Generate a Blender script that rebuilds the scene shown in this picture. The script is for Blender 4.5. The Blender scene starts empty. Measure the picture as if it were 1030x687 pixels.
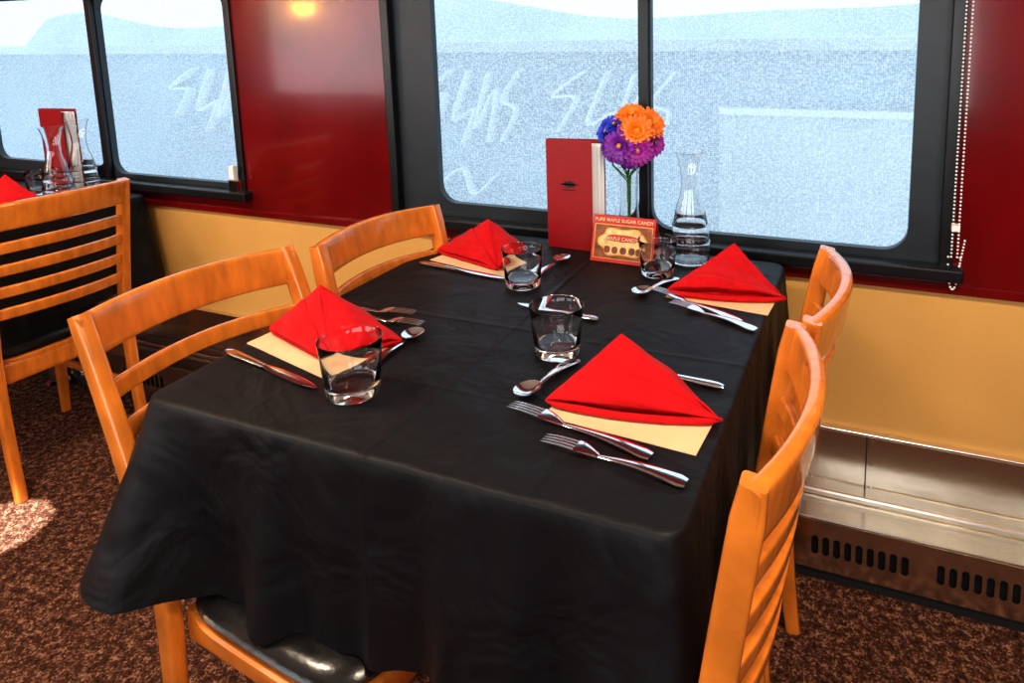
import bpy, math, random
from mathutils import Vector, Matrix
random.seed(7)
sc=bpy.context.scene
V=Vector

# ------------------------------------------------------------ materials
def nmat(name):
    m=bpy.data.materials.new(name); m.use_nodes=True
    nt=m.node_tree; b=nt.nodes['Principled BSDF']
    return m,nt,b
def mat(name,col,rough=.5,metal=0.,var=.12,scale=20,bump=0.,bscale=None,coat=0.,sheen=0.,trans=0.,ior=1.45,stretch=None,spec=None,detail=3):
    m,nt,b=nmat(name); N=nt.nodes; L=nt.links
    tc=N.new('ShaderNodeTexCoord'); mp=N.new('ShaderNodeMapping'); L.new(tc.outputs['Object'],mp.inputs[0])
    if stretch: mp.inputs['Scale'].default_value=stretch
    no=N.new('ShaderNodeTexNoise'); no.inputs['Scale'].default_value=scale; no.inputs['Detail'].default_value=detail
    L.new(mp.outputs[0],no.inputs['Vector'])
    cr=N.new('ShaderNodeValToRGB'); L.new(no.outputs[0],cr.inputs[0])
    c1=[max(0,c*(1-var)) for c in col]; c2=[min(1,c*(1+var)) for c in col]
    cr.color_ramp.elements[0].position=.3; cr.color_ramp.elements[1].position=.7
    cr.color_ramp.elements[0].color=(*c1,1); cr.color_ramp.elements[1].color=(*c2,1)
    L.new(cr.outputs[0],b.inputs['Base Color'])
    b.inputs['Roughness'].default_value=rough; b.inputs['Metallic'].default_value=metal
    if coat: b.inputs['Coat Weight'].default_value=coat; b.inputs['Coat Roughness'].default_value=.06
    if sheen: b.inputs['Sheen Weight'].default_value=sheen; b.inputs['Sheen Roughness'].default_value=.5
    if trans: b.inputs['Transmission Weight'].default_value=trans; b.inputs['IOR'].default_value=ior
    if spec is not None: b.inputs['Specular IOR Level'].default_value=spec
    if bump:
        n2=N.new('ShaderNodeTexNoise'); n2.inputs['Scale'].default_value=bscale or scale; n2.inputs['Detail'].default_value=3
        L.new(mp.outputs[0],n2.inputs['Vector'])
        bp=N.new('ShaderNodeBump'); bp.inputs['Strength'].default_value=bump; bp.inputs['Distance'].default_value=.01
        L.new(n2.outputs[0],bp.inputs['Height']); L.new(bp.outputs[0],b.inputs['Normal'])
    return m

WOOD=mat('honey_wood',(.68,.20,.026),.27,var=.2,scale=7,stretch=(2,7,2),coat=.8,detail=6)
VINYL=mat('black_vinyl',(.009,.008,.008),.22,bump=.08,bscale=60)
REDWALL=mat('red_gloss_paint',(.140,.003,.0045),.17,var=.25,scale=4,bump=.06,bscale=6,coat=.3,spec=.4)
YELLOW=mat('yellow_paint',(.70,.38,.11),.45,var=.06,scale=3,bump=.05,bscale=60)
BLACKF=mat('black_frame',(.008,.009,.011),.3)
GREYF=mat('dark_window_gasket',(.018,.025,.032),.4)
CREAM=mat('ceiling_cream',(.75,.68,.55),.6,var=.03)
STEEL=mat('stainless',(.90,.89,.88),.10,metal=1,var=.03)
HSTEEL=mat('heater_sheet_metal',(.82,.77,.68),.2,metal=1,var=.06,scale=9,bump=.14,bscale=5)
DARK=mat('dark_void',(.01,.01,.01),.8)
NAP=mat('napkin_red',(.53,.002,.006),.8,var=.10,scale=60,bump=.15,bscale=700,sheen=.05,spec=.2)
PAPER=mat('cream_paper',(.74,.52,.30),.7,var=.05)
WHITE=mat('white_page',(.85,.85,.83),.7,var=.02)
MENU=mat('menu_red',(.27,.003,.006),.45,var=.1,scale=80)
MENUD=mat('menu_emblem_dark',(.02,.005,.005),.5)
GLASS=mat('clear_glass',(1,1,1),0.0,trans=1,var=0,ior=1.5)
STEM=mat('stem_green',(.05,.22,.04),.5)
BRASS=mat('brass',(.7,.5,.2),.3,metal=1)

def carpet():
    m,nt,b=nmat('speckled_carpet'); N=nt.nodes; L=nt.links
    tc=N.new('ShaderNodeTexCoord')
    v=N.new('ShaderNodeTexVoronoi'); v.inputs['Scale'].default_value=260; L.new(tc.outputs['Object'],v.inputs['Vector'])
    n=N.new('ShaderNodeTexNoise'); n.inputs['Scale'].default_value=55; n.inputs['Detail'].default_value=8; L.new(tc.outputs['Object'],n.inputs['Vector'])
    sep=N.new('ShaderNodeSeparateColor'); L.new(v.outputs['Color'],sep.inputs[0])
    ad=N.new('ShaderNodeMath'); ad.operation='MULTIPLY_ADD'; L.new(sep.outputs[0],ad.inputs[0]); ad.inputs[1].default_value=.40
    L.new(n.outputs[0],ad.inputs[2])
    cr=N.new('ShaderNodeValToRGB'); L.new(ad.outputs[0],cr.inputs[0])
    e=cr.color_ramp.elements; e[0].position=.38; e[0].color=(.014,.007,.005,1); e[1].position=1.; e[1].color=(.36,.18,.11,1)
    x=e.new(.74); x.color=(.080,.031,.018,1)
    L.new(cr.outputs[0],b.inputs['Base Color']); b.inputs['Roughness'].default_value=.95; b.inputs['Specular IOR Level'].default_value=.1
    bp=N.new('ShaderNodeBump'); bp.inputs['Strength'].default_value=.4; bp.inputs['Distance'].default_value=.004; L.new(ad.outputs[0],bp.inputs['Height']); L.new(bp.outputs[0],b.inputs['Normal'])
    return m
CARPET=carpet()

def clothmat():
    m,nt,b=nmat('black_tablecloth'); N=nt.nodes; L=nt.links
    b.inputs['Base Color'].default_value=(.004,.004,.0055,1); b.inputs['Roughness'].default_value=.55
    b.inputs['Specular IOR Level'].default_value=.30
    tc=N.new('ShaderNodeTexCoord'); sp=N.new('ShaderNodeSeparateXYZ'); L.new(tc.outputs['Object'],sp.inputs[0])
    def M(op,a,bb=None):
        n=N.new('ShaderNodeMath'); n.operation=op
        for i,q in enumerate((a,bb)):
            if q is None: continue
            if isinstance(q,(int,float)): n.inputs[i].default_value=q
            else: L.new(q,n.inputs[i])
        return n.outputs[0]
    tot=None
    nz=N.new('ShaderNodeTexNoise'); nz.inputs['Scale'].default_value=3; L.new(tc.outputs['Object'],nz.inputs['Vector'])
    wob=M('MULTIPLY',M('SUBTRACT',nz.outputs[0],.5),.025)
    for ax,c,w,h in ((0,-.62,.006,1.3),(0,-.86,.006,.4),(0,-.37,.006,.35),(1,-.62,.007,.7),(1,-.86,.006,.3)):
        d=M('DIVIDE',M('SUBTRACT',M('ADD',sp.outputs[ax],wob),c),w)
        g=M('MULTIPLY',M('EXPONENT',M('MULTIPLY',M('MULTIPLY',d,d),-1.)),h)
        tot=g if tot is None else M('ADD',tot,g)
    n1=N.new('ShaderNodeTexNoise'); n1.inputs['Scale'].default_value=7; n1.inputs['Detail'].default_value=3; n1.inputs['Distortion'].default_value=.6; L.new(tc.outputs['Object'],n1.inputs['Vector'])
    n2=N.new('ShaderNodeTexNoise'); n2.inputs['Scale'].default_value=700; L.new(tc.outputs['Object'],n2.inputs['Vector'])
    hh=M('ADD',M('ADD',tot,M('MULTIPLY',n1.outputs[0],8.)),M('MULTIPLY',n2.outputs[0],.15))
    bp=N.new('ShaderNodeBump'); bp.inputs['Strength'].default_value=.65; bp.inputs['Distance'].default_value=.003
    L.new(hh,bp.inputs['Height']); L.new(bp.outputs[0],b.inputs['Normal'])
    return m
CLOTH=clothmat()

def shademat():
    m=bpy.data.materials.new('mesh_shade'); m.use_nodes=True; nt=m.node_tree; N=nt.nodes; L=nt.links
    N.remove(N['Principled BSDF']); out=N['Material Output']
    tc=N.new('ShaderNodeTexCoord'); n=N.new('ShaderNodeTexNoise'); n.inputs['Scale'].default_value=180; n.inputs['Detail'].default_value=1
    L.new(tc.outputs['Object'],n.inputs['Vector'])
    w1=N.new('ShaderNodeTexWave'); w1.bands_direction='X'; w1.inputs['Scale'].default_value=60; w1.inputs['Distortion'].default_value=1; L.new(tc.outputs['Object'],w1.inputs['Vector'])
    w2=N.new('ShaderNodeTexWave'); w2.bands_direction='Z'; w2.inputs['Scale'].default_value=60; w2.inputs['Distortion'].default_value=1; L.new(tc.outputs['Object'],w2.inputs['Vector'])
    a=N.new('ShaderNodeMath'); a.operation='MULTIPLY'; L.new(w1.outputs[1],a.inputs[0]); L.new(w2.outputs[1],a.inputs[1])
    c=N.new('ShaderNodeMath'); c.operation='MULTIPLY_ADD'; L.new(a.outputs[0],c.inputs[0]); c.inputs[1].default_value=.22; L.new(n.outputs[0],c.inputs[2])
    mr=N.new('ShaderNodeMapRange'); mr.inputs[1].default_value=.34; mr.inputs[2].default_value=.82; mr.inputs[3].default_value=.18; mr.inputs[4].default_value=.55
    L.new(c.outputs[0],mr.inputs[0])
    tr=N.new('ShaderNodeBsdfTransparent'); tr.inputs[0].default_value=(.74,.84,.90,1)
    tl=N.new('ShaderNodeBsdfTranslucent'); tl.inputs[0].default_value=(.90,.95,.98,1)
    df=N.new('ShaderNodeBsdfDiffuse'); df.inputs[0].default_value=(.4,.48,.55,1)
    m1=N.new('ShaderNodeMixShader'); m1.inputs[0].default_value=.08; L.new(tl.outputs[0],m1.inputs[1]); L.new(df.outputs[0],m1.inputs[2])
    m2=N.new('ShaderNodeMixShader'); L.new(mr.outputs[0],m2.inputs[0]); L.new(tr.outputs[0],m2.inputs[1]); L.new(m1.outputs[0],m2.inputs[2])
    L.new(m2.outputs[0],out.inputs[0]); return m
SHADE=shademat()

# ------------------------------------------------------------ mesh helpers
class MB:
    def __init__(s): s.v=[]; s.f=[]
    def ring_loft(s,rings,cap=True,closed=True):
        base=len(s.v); n=len(rings[0])
        for r in rings: s.v+= [tuple(p) for p in r]
        for i in range(len(rings)-1):
            for j in range(n if closed else n-1):
                a=base+i*n+j; b=base+i*n+(j+1)%n
                s.f.append((a,b,b+n,a+n))
        if cap:
            s.f.append(tuple(base+j for j in range(n))[::-1]); s.f.append(tuple(base+(len(rings)-1)*n+j for j in range(n)))
    def sweep(s,pts,ws,hs,up=(0,0,1),n=14,p=3.):
        pts=[V(q) for q in pts]; up=V(up); rings=[]
        for i,q in enumerate(pts):
            t=(pts[min(i+1,len(pts)-1)]-pts[max(i-1,0)]).normalized()
            sd=up.cross(t).normalized(); u2=t.cross(sd)
            w=ws[i] if hasattr(ws,'__len__') else ws; h=hs[i] if hasattr(hs,'__len__') else hs
            r=[]
            for k in range(n):
                a=2*math.pi*(k+.5)/n; c=math.cos(a); d=math.sin(a)
                r.append(q+sd*(math.copysign(abs(c)**(2/p),c)*w/2)+u2*(math.copysign(abs(d)**(2/p),d)*h/2))
            rings.append(r)
        s.ring_loft(rings)
    def lathe(s,prof,n=40,c=(0,0,0)):
        base=len(s.v)
        for r,z in prof:
            for k in range(n):
                a=2*math.pi*k/n; s.v.append((c[0]+max(r,1e-5)*math.cos(a),c[1]+max(r,1e-5)*math.sin(a),c[2]+z))
        for i in range(len(prof)-1):
            for j in range(n):
                a=base+i*n+j; b=base+i*n+(j+1)%n; s.f.append((a,b,b+n,a+n))
    def box(s,lo,hi):
        b=len(s.v); x0,y0,z0=lo; x1,y1,z1=hi
        s.v+=[(x0,y0,z0),(x1,y0,z0),(x1,y1,z0),(x0,y1,z0),(x0,y0,z1),(x1,y0,z1),(x1,y1,z1),(x0,y1,z1)]
        s.f+=[tuple(b+i for i in q) for q in ((0,3,2,1),(4,5,6,7),(0,1,5,4),(1,2,6,5),(2,3,7,6),(3,0,4,7))]
    def plate_hole(s,ox,oz,hx,hz,rad,y0,y1,K=6):
        ring=[]; outer=[]
        cs=[(hx[1]-rad,hz[1]-rad,0),(hx[0]+rad,hz[1]-rad,90),(hx[0]+rad,hz[0]+rad,180),(hx[1]-rad,hz[0]+rad,270)]
        oc=[(ox[1],oz[1]),(ox[0],oz[1]),(ox[0],oz[0]),(ox[1],oz[0])]
        for q,(cx,cz,a0) in enumerate(cs):
            for k in range(K+1):
                a=math.radians(a0+90*k/K); ring.append((cx+rad*math.cos(a),cz+rad*math.sin(a)))
                outer.append(oc[q])
        rs=[[(x,y0,z) for x,z in outer],[(x,y0,z) for x,z in ring],[(x,y1,z) for x,z in ring],[(x,y1,z) for x,z in outer],[(x,y0,z) for x,z in outer]]
        s.ring_loft(rs,cap=False)
    def obj(s,name,m,parent=None,smooth=True,bevel=0):
        me=bpy.data.meshes.new(name); me.from_pydata(s.v,[],s.f); me.materials.append(m); me.update()
        o=bpy.data.objects.new(name,me); bpy.context.collection.objects.link(o)
        import bmesh
        bm=bmesh.new(); bm.from_mesh(me); bmesh.ops.remove_doubles(bm,verts=bm.verts,dist=1e-5)
        bmesh.ops.dissolve_degenerate(bm,edges=bm.edges,dist=1e-6)
        bmesh.ops.recalc_face_normals(bm,faces=bm.faces); bm.to_mesh(me); bm.free()
        if smooth:
            me.polygons.foreach_set('use_smooth',[True]*len(me.polygons))
            try: me.set_sharp_from_angle(angle=math.radians(42))
            except Exception: pass
        if bevel:
            b=o.modifiers.new('b','BEVEL'); b.width=bevel; b.segments=2
        if parent: o.parent=parent
        return o
def empty(name,loc=(0,0,0),rz=0):
    o=bpy.data.objects.new(name,None); o.empty_display_size=.05; o.location=loc; o.rotation_euler=(0,0,rz); bpy.context.collection.objects.link(o); return o
def boxo(name,lo,hi,m,parent=None,bevel=0):
    b=MB(); b.box(lo,hi); return b.obj(name,m,parent,smooth=False,bevel=bevel)

# ------------------------------------------------------------ camera
cam=bpy.data.cameras.new('camera'); co=bpy.data.objects.new('camera',cam); bpy.context.collection.objects.link(co)
R=Matrix(((.9253,-.0397,.3772),(.3787,.1494,-.9134),(-.0201,.988,.1532)))
co.matrix_world=Matrix.Translation((0,-1.74,1.33))@R.to_4x4()
cam.sensor_width=36; cam.lens=708/1030*36; cam.shift_x=(515-587)/1030; cam.shift_y=-(343.5-135)/1030; cam.clip_start=.02
sc.camera=co

# ------------------------------------------------------------ room
X0,X1,Y1,ZC=-5.6,2.4,-2.95,2.25
boxo('floor',(X0,Y1,-.05),(X1,.06,0),CARPET)
boxo('ceiling',(X0,Y1,ZC),(X1,.06,ZC+.05),CREAM)
ww=empty('wall_window_side')
boxo('lower_yellow_panel',(X0,0,0),(X1,.06,.72),YELLOW,ww)
WZ0,WZ1=.765,1.62
WIN=[(-3.49,-1.978),(-1.345,.17)]
b=MB()
b.box((X0,-.004,.72),(X1,.06,WZ0)); b.box((X0,-.004,WZ1),(X1,.06,ZC))
for a,c in ((X0,-3.49),(-1.978,-1.345),(.17,X1)): b.box((a,-.004,WZ0),(c,.06,WZ1))
b.obj('red_panels',REDWALL,ww,smooth=False)
boxo('trim_1',(X0,-.014,.706),(X1,-.0005,.73),REDWALL,None,.003)
for i,(a,c) in enumerate(WIN):
    w=empty('window_%d'%(i+1))
    lf=.02 if i==0 else 0
    m=MB()
    if i==1: h1=(-1.197,-.566); h2=(-.532,.09)
    else: h1=(-3.38,-2.70); h2=(-2.66,-2.02)
    mid=(h1[1]+h2[0])/2
    m.plate_hole((a,mid),(WZ0,WZ1),h1,(.81+lf,1.47),.055,.012,.035)
    m.plate_hole((mid,c),(WZ0,WZ1),h2,(.79+lf,1.47),.055,.012,.035)
    m.obj('gasket_frame',GREYF,w)
    r=MB(); t=.014
    r.box((a-t,-.014,WZ0-.01),(a+t,.012,WZ1)); r.box((c-t,-.014,WZ0-.01),(c+t,.012,WZ1)); r.box((a-t,-.014,WZ1-.01),(c+t,.012,WZ1+.02))
    r.box((h1[1]+.004,-.004,WZ0),(h2[0]-.004,.012,WZ1))
    r.obj('outer_frame',BLACKF,w,smooth=False,bevel=.003)
    boxo('sill_ledge',(a-.03,-.04,.742+lf),(c+.035,0.0,.772+lf),BLACKF,w,.005)
    boxo('mesh_roller_shade',(a+.03,.040,WZ0+.01),(c-.03,.0405,WZ1-.01),SHADE,w)
l=empty('shade_latch')
boxo('body',(-2.018,-.035,.79),(-1.972,-.012,.835),STEEL,l,.004); boxo('tab',(-2.006,-.04,.835),(-1.983,-.02,.885),WHITE,l,.003)
ch=MB()
def bead(c,r=.0026):
    ch.lathe([(0,-r),(r*.7,-r*.7),(r,0),(r*.7,r*.7),(0,r)],8,c)
z=1.6
while z>.80: bead((.178,-.03,z)); bead((.190,-.03,z)); z-=.0085
for k in range(14):
    a=math.pi*k/13; bead((.184+.012*math.cos(a),-.03,.80-.075*math.sin(a)))
for k in range(9): bead((.203-.001*k,-.03,.80+.0-.0075*k+.04))
for zz in (1.58,.86): ch.box((.176,-.032,zz),(.192,-.013,zz+.014))
ch.obj('shade_bead_chain',WHITE)
h=empty('baseboard_heater')
boxo('back_panel',(-3.6,-.012,.165),(1.6,-.0005,.325),HSTEEL,h,.002)
boxo('back_panel_cap',(-3.6,-.02,.322),(1.6,-.0005,.33),HSTEEL,h,.002)
for xx in (-.12,.02,.6):
    boxo('seam_strip',(xx,-.0135,.167),(xx+.003,-.011,.322),DARK,h)
    for zz in (.185,.245,.305):
        q=MB(); q.lathe([(0,0),(.004,0),(.003,.002),(0,.0025)],10); o=q.obj('rivet',STEEL,h); o.location=(xx+.015,-.012,zz); o.rotation_euler=(math.radians(90),0,0)
boxo('top_ledge',(-3.6,-.142,.158),(1.6,-.012,.165),HSTEEL,h,.002)
boxo('step_strip',(-3.6,-.06,.165),(1.6,-.012,.185),HSTEEL,h,.006)
m=MB(); x=-3.6; cell=.0245; cnt=0
while x<1.6:
    if cnt%11<9: m.plate_hole((x,x+cell),(.03,.158),(x+.0045,x+cell-.0045),(.070,.118),.0075,-.142,-.138,4); x+=cell
    else: m.box((x,-.142,.03),(x+cell,-.138,.158)); x+=cell
    cnt+=1
m.obj('louver_front',HSTEEL,h,smooth=False)
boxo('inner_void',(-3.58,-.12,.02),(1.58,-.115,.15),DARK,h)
boxo('kick_plate',(-3.6,-.135,0),(1.6,-.125,.032),DARK,h)
boxo('wall_left',(X0-.05,Y1,0),(X0,.06,ZC),REDWALL); boxo('wall_right',(X1,Y1,0),(X1+.05,.06,ZC),REDWALL)
wa=empty('wall_aisle_side'); b=MB()
b.box((X0,Y1-.06,0),(X1,Y1,.8)); b.box((X0,Y1-.06,1.7),(X1,Y1,ZC))
ops=[(-4.9,-3.5),(-3.0,-1.5),(-.95,.55),(1.05,2.2)]
ed=X0
for a,c in ops: b.box((ed,Y1-.06,.8),(a,Y1,1.7)); ed=c
b.box((ed,Y1-.06,.8),(X1,Y1,1.7)); b.obj('panels',REDWALL,wa,smooth=False)

# ------------------------------------------------------------ outside
SNOW=mat('outside_ground',(.6,.64,.68),.9,var=.1,scale=2)
CONC=mat('outside_concrete',(.24,.345,.43),.9,var=.22,scale=1.2,detail=6)
CONL=mat('outside_light_panel',(.52,.60,.65),.9,var=.25,scale=1.5,detail=6)
HILL=mat('outside_hill',(.46,.54,.59),.9,var=.2,scale=.3,detail=6)
GRAF=mat('graffiti_white',(.88,.94,.97),.8,var=.02)
boxo('ground_outside',(-30,.5,-1.4),(20,40,-1.3),SNOW)
rw=empty('retaining_wall')
boxo('concrete_body',(-14,3.05,-1.3),(8,3.3,1.20),CONC,rw)
boxo('lower_panel',(-.95,2.98,-1.3),(8,3.04,.74),CONL,rw); boxo('coping',(-14,2.97,1.14),(8,3.35,1.22),CONL,rw)
boxo('rail_line',(-.95,2.95,.72),(8,3.0,.76),GRAF,rw)
def graf(pts,wd=.07):
    m=MB(); sp=[]
    P=[V((a,2.99,c)) for a,c in pts]; 
    for i in range(len(P)-1):
        p0=P[max(i-1,0)];p1=P[i];p2=P[i+1];p3=P[min(i+2,len(P)-1)]
        for k in range(8):
            t=k/8; sp.append(.5*((2*p1)+(p2-p0)*t+(2*p0-5*p1+4*p2-p3)*t*t+(3*p1-p0-3*p2+p3)*t**3))
    sp.append(P[-1])
    m.sweep(sp,.02,wd,up=(0,1,0),n=8); m.obj('graffiti_stroke',GRAF,rw)
for ox,s in ((-3.30,.8),(-2.2,.9),(-6.2,1.1),(-4.9,.9)):
    graf([(ox+.30*s,1.0),(ox+.02*s,.82),(ox+.22*s,.80),(ox+.05*s,.55)],.12)
    graf([(ox+.50*s,1.0),(ox+.32*s,.62),(ox+.55*s,.70),(ox+.40*s,.42)],.11)
    graf([(ox+.72*s,.98),(ox+.56*s,.55),(ox+.80*s,.86),(ox+.70*s,.45)],.12)
    graf([(ox+1.05*s,1.0),(ox+.86*s,.78),(ox+1.0*s,.70),(ox+.84*s,.46)],.10)
graf([(-3.25,.05),(-3.0,.22),(-2.9,.02),(-2.7,.18)],.09)
m=MB(); top=[];bot=[]
for k in range(41):
    x=-45+k*1.8; zz=1.5+.9*math.sin(k*.23+1.2)**2+.2*math.sin(k*.9); top.append((x,25,zz)); bot.append((x,22,-1.3))
m.ring_loft([bot,top],cap=False,closed=False); m.obj('distant_hill',HILL)

# ------------------------------------------------------------ table
def tablecloth(name,x0,x1,y0,y1,parent,drop=.32,corner=(.15,.05,.06,.05),zt=.76,seed=0,amp=(1,1,1,1)):
    r=.035; per=[]
    cs=[(x0+r,y0+r,180),(x1-r,y0+r,270),(x1-r,y1-r,0),(x0+r,y1-r,90)]
    for i,(cx,cy,a0) in enumerate(cs):
        K=14
        for k in range(K+1):
            a=math.radians(a0+90*k/K); per.append((cx+r*math.cos(a),cy+r*math.sin(a),math.cos(a),math.sin(a),1.))
        nx=cs[(i+1)%4]; a=math.radians(a0+90)
        p=V((cx+r*math.cos(a),cy+r*math.sin(a))); q=V((nx[0]+r*math.cos(a),nx[1]+r*math.sin(a)))
        for k in range(1,90):
            s=p.lerp(q,k/90); ed=min(1,k/14,(90-k)/14); per.append((s.x,s.y,math.cos(a),math.sin(a),1+(amp[i]-1)*ed))
    cor=[(x0,y0),(x1,y0),(x1,y1),(x0,y1)]
    rings=[]
    spec=[(-.012,.0,0),(-.005,-.0008,0),(-.0015,-.003,0),(0.0005,-.008,0)]
    T=22
    for o,dz,t in spec: rings.append([(x+nx*o,y+ny*o,zt+dz) for x,y,nx,ny,am in per])
    for i in range(1,T+1):
        t=i/T; rg=[]
        for j,(x,y,nx,ny,am) in enumerate(per):
            off=.002+.008*t; lf=0
            for ci,(cx,cy) in enumerate(cor):
                d=math.hypot(x-cx,y-cy)
                e=math.exp(-(d/.075)**2)
                off+=corner[ci]*(t**1.1)*e; lf+=corner[ci]*.35*e
                off-=corner[ci]*.30*(t**1.2)*math.exp(-((d-.15)/.045)**2)
                off+=corner[ci]*.28*(t**1.2)*math.exp(-((d-.25)/.042)**2)
                off-=corner[ci]*.15*(t**1.2)*math.exp(-((d-.36)/.05)**2)
            s=x*1.0+y*1.3
            off+=am*t**.8*(.005*math.sin(s*30+seed)+.0035*math.sin(s*61+1.3+seed+t)+.0015*math.sin(s*110+seed))
            rg.append((x+nx*off,y+ny*off,zt-.008-(drop-lf-.008)*t))
        rings.append(rg)
    m=MB(); m.ring_loft(rings,cap=False)
    n=len(per); m.f.append(tuple(range(n)))
    return m.obj(name,CLOTH,parent)
tb=empty('dining_table')
tablecloth('tablecloth',-1.057,-.175,-1.05,-.07,tb,corner=(.115,.045,.03,.03),amp=(1.9,1,1,1))
boxo('tabletop',(-1.045,-1.030,.722),(-.19,-.085,.757),DARK,tb)
m=MB(); m.lathe([(0,0),(.045,0),(.045,.02),(.03,.03),(.03,.70),(.06,.715),(.06,.722),(0,.722)],24,(-.61,-.17,0)); m.obj('pedestal_leg',STEEL,tb)
tb2=empty('dining_table')
tablecloth('tablecloth',-3.30,-2.40,-1.0,-.05,tb2,corner=(.08,.06,.03,.03),seed=2)
boxo('tabletop',(-3.285,-.985,.722),(-2.415,-.065,.757),DARK,tb2)
m=MB(); m.lathe([(0,0),(.045,0),(.045,.02),(.03,.03),(.03,.70),(.06,.715),(.06,.722),(0,.722)],24,(-2.85,-.17,0)); m.obj('pedestal_leg',STEEL,tb2)

# ------------------------------------------------------------ chairs
def chair(loc,rz,lean=.075,hw=.184):
    e=empty('dining_chair',(loc[0],loc[1],0),rz)
    def bx(z):
        if z<.43: return -.215-.03*(1-z/.43)**2
        t=(z-.43)/.45; return -.215-lean*t**1.2
    for sgn in (-1,1):
        m=MB(); zs=[i*.88/22 for i in range(23)]
        pts=[(bx(z),sgn*hw,z) for z in zs]
        hs=[.030+.012*min(1,z/.4) if z<.45 else .042-.006*((z-.45)/.43) for z in zs]
        hs[-1]*=.8
        m.sweep(pts,hs,.028,up=(0,1,0),n=20,p=5)
        m.obj('back_post',WOOD,e)
        m=MB(); pts=[(.165+.01*(1-z/.40),sgn*.165,z) for z in [0,.1,.2,.3,.40]]
        m.sweep(pts,[.026,.03,.033,.036,.038],[.026,.03,.033,.036,.038],up=(0,1,0),n=16,p=4); m.obj('front_leg',WOOD,e)
        m=MB(); m.sweep([(-.2,sgn*.17,.19),(.16,sgn*.165,.19)],.018,.026,n=12,p=3); m.obj('side_stretcher',WOOD,e)
    def slat(z,h,t,bow,name,ext=0):
        m=MB(); pts=[];hh=[]
        for k in range(25):
            y=-1+2*k/24; pts.append((bx(z)-bow*(1-y*y),y*(hw+ext),z+.006*(1-y*y))); hh.append(h)
        m.sweep(pts,t,hh,up=(-.15,0,1),n=22,p=6); m.obj(name,WOOD,e)
    slat(.842,.076,.022,.045,'top_rail',.010)
    for i,z in enumerate((.752,.687,.622,.557)): slat(z,.032,.014,.045,'slat')
    m=MB()
    for a,c in (((-.2,-.165),(.165,-.165)),((-.2,.165),(.165,.165)),((.165,-.165),(.165,.165)),((-.2,-.165),(-.2,.165))):
        m.sweep([(a[0],a[1],.368),(c[0],c[1],.368)],.022,.06,n=14,p=5)
    m.obj('apron',WOOD,e)
    def outline(hx,hy,z,off,N=48,p=5):
        r=[]
        for k in range(N):
            a=2*math.pi*k/N; c=math.cos(a); s=math.sin(a)
            r.append((off+math.copysign(abs(c)**(2/p),c)*hx,math.copysign(abs(s)**(2/p),s)*hy,z))
        return r
    m=MB(); o=-.012
    m.ring_loft([outline(.195,.190,.392,o),outline(.200,.195,.396,o),outline(.200,.195,.404,o),outline(.196,.191,.408,o)]); m.obj('seat_board',WOOD,e)
    m=MB()
    m.ring_loft([outline(.185,.182,.406,o),outline(.194,.19,.412,o),outline(.196,.192,.422,o),outline(.188,.184,.433,o),outline(.16,.16,.439,o),outline(.1,.1,.443,o),outline(.03,.03,.444,o)]); m.obj('seat_cushion',VINYL,e)
    return e
chair((-.785,-.900),math.radians(-7),lean=.160,hw=.196)
chair((-.765,-.475),math.radians(-6))
chair((-.364,-.896),math.radians(180),lean=.057,hw=.195)
chair((-.360,-.490),math.radians(180))
chair((-2.47,-.455),math.radians(177))

# ------------------------------------------------------------ tableware
ZT=.7605
def place(m,name,mt,a,b_,z=ZT,parent=None):
    o=m.obj(name,mt,parent); d=(V(b_)-V(a)); o.location=(a[0],a[1],z); o.rotation_euler=(0,0,math.atan2(d.y,d.x)); return o
def handle(m,L,l0=0):
    n=14; pts=[];w=[];h=[]
    for i in range(n):
        t=i/(n-1); x=l0+t*L
        pts.append((x,0,.003+.005*math.sin(math.pi*min(1,t*1.0))*.9))
        w.append(.020*(1-t)**1.2+.0065+(.0 if i else -.008)); h.append(.0035)
    m.sweep(pts,w,h,n=12,p=2.4)
def fork(tip,end,z=ZT):
    d=V(tip)-V(end); L=d.length; m=MB(); hl=L*.60; handle(m,hl)
    pts=[];w=[]
    Lh=L-hl
    for i in range(8):
        t=i/7; pts.append((hl-.004+t*Lh*.42,0,.003+.007*math.sin(t*1.5))); w.append(.007+.019*(math.sin(t*math.pi/2)))
    m.sweep(pts,w,.0022,n=12,p=2.6)
    xs=hl-.004+Lh*.40
    for k in range(4):
        y=(-.0095+k*.00633); pp=[]; 
        for i in range(8):
            t=i/7; pp.append((xs+t*(L-xs),y*(1-.08*t),.003+.007*math.cos(t*1.3)-.001+.003*t))
        m.sweep(pp,[.0038]*6+[.003,.0015],[.002]*7+[.001],n=8,p=2.4)
    return place(m,'dinner_fork',STEEL,end,tip,z)
def spoon(tip,end):
    d=V(tip)-V(end); L=d.length; m=MB(); hl=L*.70; handle(m,hl)
    a=(L-hl)/2+.003; bb=.0195; cx=hl-.003+a; rings=[]
    N=28
    for side in (0,1):
        rr=range(1,9) if side==0 else range(8,0,-1)
        for i in rr:
            q=i/8; rings.append([(cx+a*q*math.cos(2*math.pi*k/N),bb*q*math.sin(2*math.pi*k/N)*(1+.09*math.cos(2*math.pi*k/N)),.0015+.009*q*q+(.0015 if side==1 else 0)) for k in range(N)])
    m.ring_loft(rings)
    return place(m,'table_spoon',STEEL,end,tip)
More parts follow.
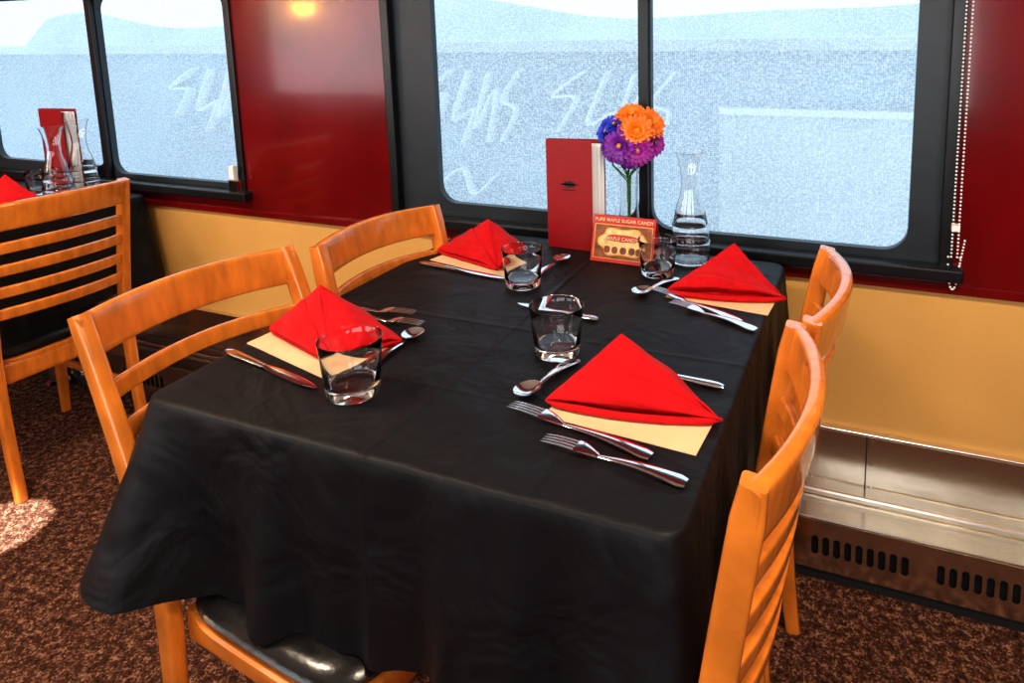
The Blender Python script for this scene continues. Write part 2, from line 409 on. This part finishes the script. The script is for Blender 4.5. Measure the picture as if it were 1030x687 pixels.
def knife(tip,end):
    d=V(tip)-V(end); L=d.length; m=MB(); hl=L*.45
    m.sweep([(i/9*hl,0,.005) for i in range(10)],[.010,.017,.0175,.017,.016,.015,.014,.013,.012,.011],[.004,.008,.0085,.008,.0075,.007,.0065,.006,.0055,.005],n=14,p=2.3)
    m.sweep([(hl+i/9*(L-hl),.001,.005) for i in range(10)],[.010,.014,.017,.018,.0185,.0185,.018,.0165,.012,.003],[.004]+[.0022]*8+[.001],n=10,p=2.2)
    return place(m,'dinner_knife',STEEL,end,tip)
def tumbler(x,y,s=1.,z=ZT):
    m=MB(); 
    m.lathe([(0,0),(.030,0),(.0365,.001),(.0395,.004),(.041,.016),(.0475,.086),(.0482,.0895),(.0470,.0905),(.0455,.089),(.0435,.07),(.0385,.026),(.036,.0205),(.030,.0185),(0,.018)],64)
    o=m.obj('glass_tumbler',GLASS); o.scale=(s,s,s); o.location=(x,y,z); return o
def card(name,corners,z,th=.0012,m_=PAPER,parent=None):
    m=MB(); m.ring_loft([[(x,y,z) for x,y in corners],[(x,y,z+th) for x,y in corners]]); return m.obj(name,m_,parent,smooth=False)

def napkin(L,F,Rr,B,pk,z=ZT,style=0):
    """tent-folded napkin: base points left, front, right, back and standing peak"""
    e=empty('folded_napkin'); pkv=V(pk); ctr=(V((*L,z))+V((*Rr,z))+V((*B,z)))/3
    def tri(name,a,b_,c,bulge,off,curl=0.,th=.0028):
        a,b_,c=V(a),V(b_),V(c); nrm=(b_-a).cross(c-a).normalized()
        if nrm.dot((a+b_+c)/3-ctr)<0: nrm=-nrm
        n=24; m=MB(); idx={}
        for i in range(n+1):
            for j in range(n+1-i):
                k=n-i-j; u,v,w=i/n,j/n,k/n
                p=a*u+b_*v+c*w
                bl=27*u*v*w; eu=(u*v)*4
                p=p+nrm*(bulge*(.75*bl+.5*eu)+off*(1-.5*w*w)+curl*4*u*v*(1-w))
                p=p+nrm*(.0022*math.sin(9*(u-v)+4*w)*(1-w)+.0012*math.sin(17*u+5*v))
                p.z=max(p.z,z+.003); idx[(i,j)]=len(m.v); m.v.append(tuple(p))
        for i in range(n):
            for j in range(n-i):
                m.f.append((idx[(i,j)],idx[(i+1,j)],idx[(i,j+1)]))
                if i+j<n-1: m.f.append((idx[(i+1,j)],idx[(i+1,j+1)],idx[(i,j+1)]))
        o=m.obj(name,NAP,e); s=o.modifiers.new('s','SOLIDIFY'); s.thickness=th; s.offset=-1; 
        b=o.modifiers.new('b','BEVEL'); b.width=.0012; b.segments=3; b.limit_method='ANGLE'
        return o
    l=V((*L,z+.001)); f=V((*F,z+.001)); r=V((*Rr,z+.001)); bk=V((*B,z+.001))
    up=V((0,0,.006))
    tri('face_back_a',r,bk,pkv,.008,0); tri('face_back_b',bk,l,pkv,.008,0)
    m=MB()
    if style==0:
        tri('face_left',l,f,pkv,.010,0); tri('face_right',f,r,pkv,.012,0)
        tri('outer_fold',l+up,f+up,pkv.lerp(l,.30)+up*.3,.013,.0045,.002)
        tri('outer_fold',f+up,r+up,pkv.lerp(r,.10),.013,.0045,.002)
        tri('outer_fold',f+up,r+up*.5,pkv.lerp(r,.45).lerp(f,.2),.011,.008,.002)
        for a,c in ((l,f),(f,r)):
            m.sweep([a.lerp(c,t/12)+V((0,0,.0045)) for t in range(13)],[.004]+[.010]*11+[.005],[.004]+[.009]*11+[.005],n=12,p=2)
    else:
        tri('front_face',l,r,pkv,.014,0)
        tri('outer_fold',l+up,r+up,pkv.lerp(l,.28),.017,.006,.003)
        tri('outer_fold',l.lerp(r,.02)+up,r+up*.8,pkv.lerp(l,.52),.017,.012,.003)
        out=(f-(l+r)/2); out.z=0
        m.sweep([l.lerp(r,t/16)+out*math.sin(math.pi*t/16)**.7+V((0,0,.0055)) for t in range(17)],[.004]+[.012]*15+[.005],[.004]+[.011]*15+[.005],n=12,p=2)
    m.obj('rolled_hem',NAP,e)
    return e

# near-right setting
card('paper_placemat',[(-.432,-.876),(-.198,-.892),(-.192,-.80),(-.42,-.76)],ZT)
napkin((-.440,-.846),(-.306,-.845),(-.180,-.806),(-.31,-.68),(-.346,-.765,.856),z=ZT+.0015,style=1)
fork((-.487,-.872),(-.252,-.918)); fork((-.402,-.934),(-.195,-.956))
spoon((-.485,-.850),(-.452,-.700)); knife((-.41,-.69),(-.197,-.708))
# far-right
card('paper_placemat',[(-.386,-.372),(-.172,-.398),(-.165,-.30),(-.37,-.26)],ZT)
napkin((-.388,-.358),(-.264,-.358),(-.147,-.318),(-.26,-.19),(-.268,-.235,.850),z=ZT+.0015,style=1)
fork((-.425,-.345),(-.215,-.452)); fork((-.365,-.405),(-.183,-.478)); spoon((-.445,-.395),(-.392,-.262)); 
# near-left
card('paper_placemat',[(-1.052,-.845),(-.80,-.905),(-.79,-.77),(-1.04,-.72)],ZT)
napkin((-1.045,-.795),(-.84,-.86),(-.780,-.745),(-.94,-.68),(-.950,-.760,.855),z=ZT+.0015)
knife((-.805,-.935),(-1.055,-.885)); fork((-.832,-.632),(-1.02,-.668)); fork((-.785,-.672),(-.975,-.690)); spoon((-.772,-.700),(-.775,-.84))
# far-left
card('paper_placemat',[(-1.0,-.335),(-.765,-.385),(-.76,-.25),(-.98,-.21)],ZT)
napkin((-1.01,-.285),(-.80,-.352),(-.80,-.20),(-.92,-.16),(-.888,-.235,.850),z=ZT+.0015)
knife((-.755,-.398),(-1.005,-.366)); spoon((-.683,-.215),(-.70,-.36))
knife((-.66,-.515),(-.475,-.535))
tumbler(-.742,-.920,1.04); tumbler(-.494,-.684,1.0); tumbler(-.701,-.412,.96); tumbler(-.440,-.245,.94)

def carafe(x,y,s=1.):
    m=MB()
    outer=[(0,0),(.038,0),(.044,.004),(.047,.02),(.0465,.05),(.048,.056),(.0455,.06),(.043,.09),(.0445,.095),(.041,.10),(.034,.135),(.025,.165),(.0215,.19),(.0225,.215),(.029,.25),(.036,.27)]
    inner=[(.0345,.2705),(.0275,.25),(.021,.215),(.020,.19),(.0235,.165),(.0325,.135),(.0395,.10),(.0435,.06),(.0452,.022),(.042,.009),(0,.008)]
    m.lathe(outer+inner,56); o=m.obj('glass_carafe',GLASS); o.location=(x,y,ZT); o.scale=(s,s,s); return o
carafe(-.390,-.14)

def menu(x0,x1,y,h=.284):
    e=empty('menu_booklet')
    def pg(name,xa,ya,xb,yb,hh,mt,th=.0016):
        d=V((xb-xa,yb-ya)).normalized(); nn=V((-d.y,d.x))*th
        m=MB(); c=[(xa,ya),(xb,yb),(xb+nn.x,yb+nn.y),(xa+nn.x,ya+nn.y)]
        m.ring_loft([[(p[0],p[1],ZT) for p in c],[(p[0],p[1],ZT+hh) for p in c]]); return m.obj(name,mt,e,smooth=False)
    pg('front_cover',x0,y,x1,y-.006,h,MENU)
    pg('page',x0,y+.004,x1+.008,y+.010,h-.010,WHITE); pg('page',x0,y+.007,x1+.015,y+.018,h-.010,WHITE); pg('page',x0,y+.010,x1+.021,y+.026,h-.010,WHITE)
    pg('back_cover',x0,y+.013,x1+.021,y+.034,h,MENU)
    boxo('spine',(x0-.002,y,ZT),(x0+.001,y+.015,ZT+h),MENU,e)
    m=MB(); cx=(x0+x1)/2; cz=ZT+h*.60; yy=y-.0045
    ring=[]
    for k in range(64):
        a=2*math.pi*k/64; rr=1+.22*math.cos(8*a); ring.append((cx+.016*rr*math.cos(a),yy,cz+.008*rr*math.sin(a)))
    m.ring_loft([ring,[(p[0],p[1]+.004,p[2]) for p in ring]]); m.box((cx-.024,yy,cz-.002),(cx+.024,yy+.003,cz+.0015)); m.box((cx-.018,yy,cz-.016),(cx+.018,yy+.003,cz-.013))
    m.obj('emblem',MENUD,e,smooth=False)
menu(-.766,-.640,-.136)

# candy sign (A-frame card)
s=empty('table_sign_card',(-.544,-.205,ZT),math.radians(-1))
W2,H=.080,.108
def panel(name,x0,x1,z0,z1,off,mt,th=.0012,rad=0):
    m=MB(); le=.30
    pts=[(x0,z0),(x1,z0),(x1,z1),(x0,z1)]
    if rad:
        pts=[]; cx=(x0+x1)/2; cz=(z0+z1)/2; a_=(x1-x0)/2; b__=(z1-z0)/2
        for k in range(72):
            a=2*math.pi*k/72; rr=1+(.09*math.cos(6*a) if rad==2 else 0); pts.append((cx+rr*a_*math.copysign(abs(math.cos(a))**(2/2.6),math.cos(a)),cz+rr*b__*math.copysign(abs(math.sin(a))**(2/2.6),math.sin(a))))
    m.ring_loft([[(x,z*le-off,z) for x,z in pts],[(x,z*le-off+th,z) for x,z in pts]]); return m.obj(name,mt,s,smooth=False)
SR=mat('sign_red',(.50,.015,.01),.4); SO=mat('sign_cream',(.80,.52,.22),.5,var=.3,scale=60); SB=mat('sign_brown',(.22,.06,.02),.5,var=.5,scale=50); SG=mat('sign_gold',(.7,.36,.06),.4)
panel('face',-W2,W2,0,H,0,SR); panel('gold_border',-W2*.93,W2*.93,.008,.088,.0010,SG); panel('brown_field',-W2*.9,W2*.9,.010,.086,.0018,SB); panel('label_edge',-W2*.74,W2*.74,.016,.081,.0024,SG,rad=2); panel('label',-W2*.68,W2*.68,.019,.078,.0032,SO,rad=2)
for (a,c) in ((-.045,-.030),(-.025,-.010),(-.004,.012),(.018,.034),(.036,.048)): panel('candy',a,c,.026+.004*math.sin(a*300),.042+.004*math.sin(a*300),.0042,SB,rad=1)
panel('title_bar',-.042,.042,.050,.066,.0042,SR,rad=1)
m=MB(); m.ring_loft([[(x,.0324+(H-z)*.45,z) for x,z in ((-W2,0),(W2,0),(W2,H),(-W2,H))],[(x,.0336+(H-z)*.45,z) for x,z in ((-W2,0),(W2,0),(W2,H),(-W2,H))]]); 
m.obj('rear_flap',SR,s,smooth=False)
def text(body,size,zc,off,mt):
    tx=bpy.data.curves.new('sign_text','FONT'); tx.body=body; tx.size=size; tx.align_x='CENTER'; tx.extrude=.0002; tx.offset=.0002; tx.materials.append(mt)
    to=bpy.data.objects.new('lettering',tx); bpy.context.collection.objects.link(to); to.parent=s; to.location=(0,zc*.30-off,zc); to.rotation_euler=(math.atan2(1,.30),0,0)
text('PURE MAPLE SUGAR CANDY',.0118,.0945,.0025,PAPER); text('MAPLE CANDY',.012,.0535,.0065,PAPER)

# vase & flowers
vx,vy=-.562,-.085
fv=empty('flower_vase',(vx,vy,ZT))
m=MB(); m.lathe([(0,0),(.026,0),(.030,.004),(.031,.03),(.026,.08),(.0225,.14),(.024,.19),(.0285,.215),(.0275,.2155),(.0225,.19),(.021,.14),(.0245,.08),(.029,.032),(.026,.01),(0,.008)],48); m.obj('glass_vase',GLASS,fv)
OR=mat('petal_orange',(.95,.20,.005),.5,var=.2,scale=40); PU=mat('petal_purple',(.17,.012,.30),.5,var=.25,scale=40); BL=mat('petal_blue',(.012,.03,.50),.5,var=.25,scale=40); MG=mat('petal_magenta',(.36,.012,.32),.5,var=.25,scale=40); YE=mat('flower_center',(.65,.35,.02),.8,bump=.5,bscale=500); GC=mat('flower_center_green',(.12,.16,.02),.8)
def flower(c,d,r,mt,cm):
    d=V(d).normalized(); q=d.to_track_quat('Z','Y'); r*=1.07
    m=MB()
    for layer,(n,rr,tilt) in enumerate(((19,r,.10),(17,r*.85,.34),(13,r*.62,.65),(9,r*.42,1.0))):
        for k in range(n):
            a=2*math.pi*(k+.4*layer+random.random()*.2)/n; rl=rr*(.92+.12*random.random()); tl=tilt+random.uniform(-.08,.08)
            base=len(m.v)
            for i in range(5):
                t=.12+.88*i/4; w=r*.14*(math.sin(math.pi*min(1,t*.86+.05))**.6)+.0004
                rad=rl*t*math.cos(tl); zz=rl*t*math.sin(tl)-.25*rl*t*t*(.6)
                for sgn in (-1,0,1):
                    x=rad; y=sgn*w; zc=zz+(.0015 if sgn else 0)
                    p=V((x*math.cos(a)-y*math.sin(a),x*math.sin(a)+y*math.cos(a),zc))
                    m.v.append(tuple(V(c)+q@p))
            for i in range(4):
                for j in range(2):
                    b0=base+i*3+j; m.f.append((b0,b0+1,b0+4,b0+3))
    m.obj('petals',mt,fv)
    m=MB(); m.lathe([(0,-.004),(r*.14,-.002),(r*.17,.003),(r*.13,.008),(0,.010)],16); o=m.obj('flower_center',cm,fv); o.location=c; o.rotation_mode='QUATERNION'; o.rotation_quaternion=q
    m=MB(); st=[V(c)*(1-t)+V((c[0]*.08,c[1]*.08,.012))*t+V((0,0,-.02*math.sin(math.pi*t))) for t in [i/8 for i in range(9)]]
    st=[V((p.x*(1 if p.z>.215 else max(.1,(p.z/.215)*.12)),p.y*(1 if p.z>.215 else max(.1,(p.z/.215)*.12)),p.z)) for p in st]
    m.sweep(st,.0035,.0035,up=(0,1,0.01),n=8,p=2); m.obj('stem',STEM,fv)
for c,r,mt,cm,d in [((.016,-.02,.345),.044,OR,YE,(.1,-.6,.9)),((.060,-.012,.328),.042,OR,YE,(.7,-.6,.6)),((.038,-.050,.315),.040,OR,YE,(.3,-1,.3)),
    ((-.048,-.02,.305),.042,BL,YE,(-.6,-.8,.4)),((-.060,.01,.285),.038,BL,GC,(-1,-.3,.2)),((-.022,-.035,.325),.03,BL,YE,(-.4,-.8,.8)),
    ((-.002,-.058,.278),.044,PU,YE,(-.1,-1,.1)),((.040,-.052,.268),.040,MG,YE,(.3,-1,-.0)),((.070,-.015,.282),.038,MG,GC,(1,-.5,.1)),((-.030,-.045,.262),.034,PU,GC,(-.5,-1,-.2)),((.018,-.045,.245),.034,PU,GC,(.1,-1,-.5)),
    ((.03,.03,.325),.036,OR,YE,(.3,.7,.8)),((-.02,.035,.30),.036,PU,YE,(-.4,1,.4))]:
    flower(c,d,r,mt,cm)
m=MB()
for k in range(7):
    a=k*.9; base=len(m.v)
    for i in range(5):
        t=i/4; w=.010*math.sin(math.pi*(t*.9+.05)); rr=.01+.045*t
        cx,cy=rr*math.cos(a),rr*math.sin(a)
        for sg in (-1,1): m.v.append((cx-sg*w*math.sin(a),cy+sg*w*math.cos(a),.225+.03*t-.01*t*t))
    for i in range(4): b0=base+2*i; m.f.append((b0,b0+1,b0+3,b0+2))
m.obj('leaves',STEM,fv)

# background table items
carafe(-2.60,-.14,1.02); carafe(-2.56,-.25,.98)
menu(-2.90,-2.76,-.085,h=.30)
napkin((-2.86,-.34),(-2.70,-.42),(-2.52,-.30),(-2.68,-.3),(-2.68,-.34,.875))
tumbler(-2.80,-.17,.95)

# ------------------------------------------------------------ lights
def area(name,loc,rot,sx,sy,p,col):
    l=bpy.data.lights.new(name,'AREA'); l.shape='RECTANGLE'; l.size=sx; l.size_y=sy; l.energy=p; l.color=col
    o=bpy.data.objects.new(name,l); o.location=loc; o.rotation_euler=rot; bpy.context.collection.objects.link(o); return o
for i,x in enumerate((-3.6,-1.6,.4)): area('ceiling_lamp',(x,-1.35,ZC-.02),(0,0,0),.6,.18,26,(1,.82,.62))
for (a,c) in ops: area('aisle_window_daylight',((a+c)/2,Y1-.03,1.25),(math.radians(90),0,0),c-a,.9,10,(.95,.97,1))
sp=bpy.data.lights.new('sun_patch_light','SPOT'); sp.energy=1300; sp.spot_size=math.radians(6.5); sp.spot_blend=.3; sp.shadow_soft_size=.01  # added unseen spot, stands in for the sunlit patch on the carpet
so=bpy.data.objects.new('added_sun_patch_spot',sp); so.location=(-2.3,-1.5,ZC-.03); bpy.context.collection.objects.link(so)
so.rotation_euler=(V((-2.17,-.76,0))-so.location).to_track_quat('-Z','Y').to_euler()
sc_=empty('wall_sconce',(-4.35,Y1+.01,1.50))
em=bpy.data.materials.new('lamp_glow'); em.use_nodes=True; bs=em.node_tree.nodes['Principled BSDF']; bs.inputs['Emission Color'].default_value=(1,.45,.08,1); bs.inputs['Emission Strength'].default_value=90
m=MB(); m.lathe([(0,-.06),(.07,-.04),(.10,.03),(.09,.06),(0,.065)],24,(0,.11,0)); m.obj('shade',em,sc_)
m=MB(); m.sweep([(0,0,0),(0,.05,-.02),(0,.09,-.05)],.02,.02,up=(1,0,0)); m.obj('arm',BRASS,sc_)

w=bpy.data.worlds.new('world'); sc.world=w; w.use_nodes=True
bg=w.node_tree.nodes['Background']; tcw=w.node_tree.nodes.new('ShaderNodeTexCoord'); sx=w.node_tree.nodes.new('ShaderNodeSeparateXYZ'); rp=w.node_tree.nodes.new('ShaderNodeValToRGB')
w.node_tree.links.new(tcw.outputs['Generated'],sx.inputs[0]); w.node_tree.links.new(sx.outputs[2],rp.inputs[0]); w.node_tree.links.new(rp.outputs[0],bg.inputs[0])
rp.color_ramp.elements[0].color=(.93,.96,1,1); rp.color_ramp.elements[1].color=(.80,.90,1,1); bg.inputs[1].default_value=1.7
sc.view_settings.view_transform='Standard'; sc.view_settings.exposure=0.15
try: sc.view_settings.look='Medium High Contrast'
except Exception: pass
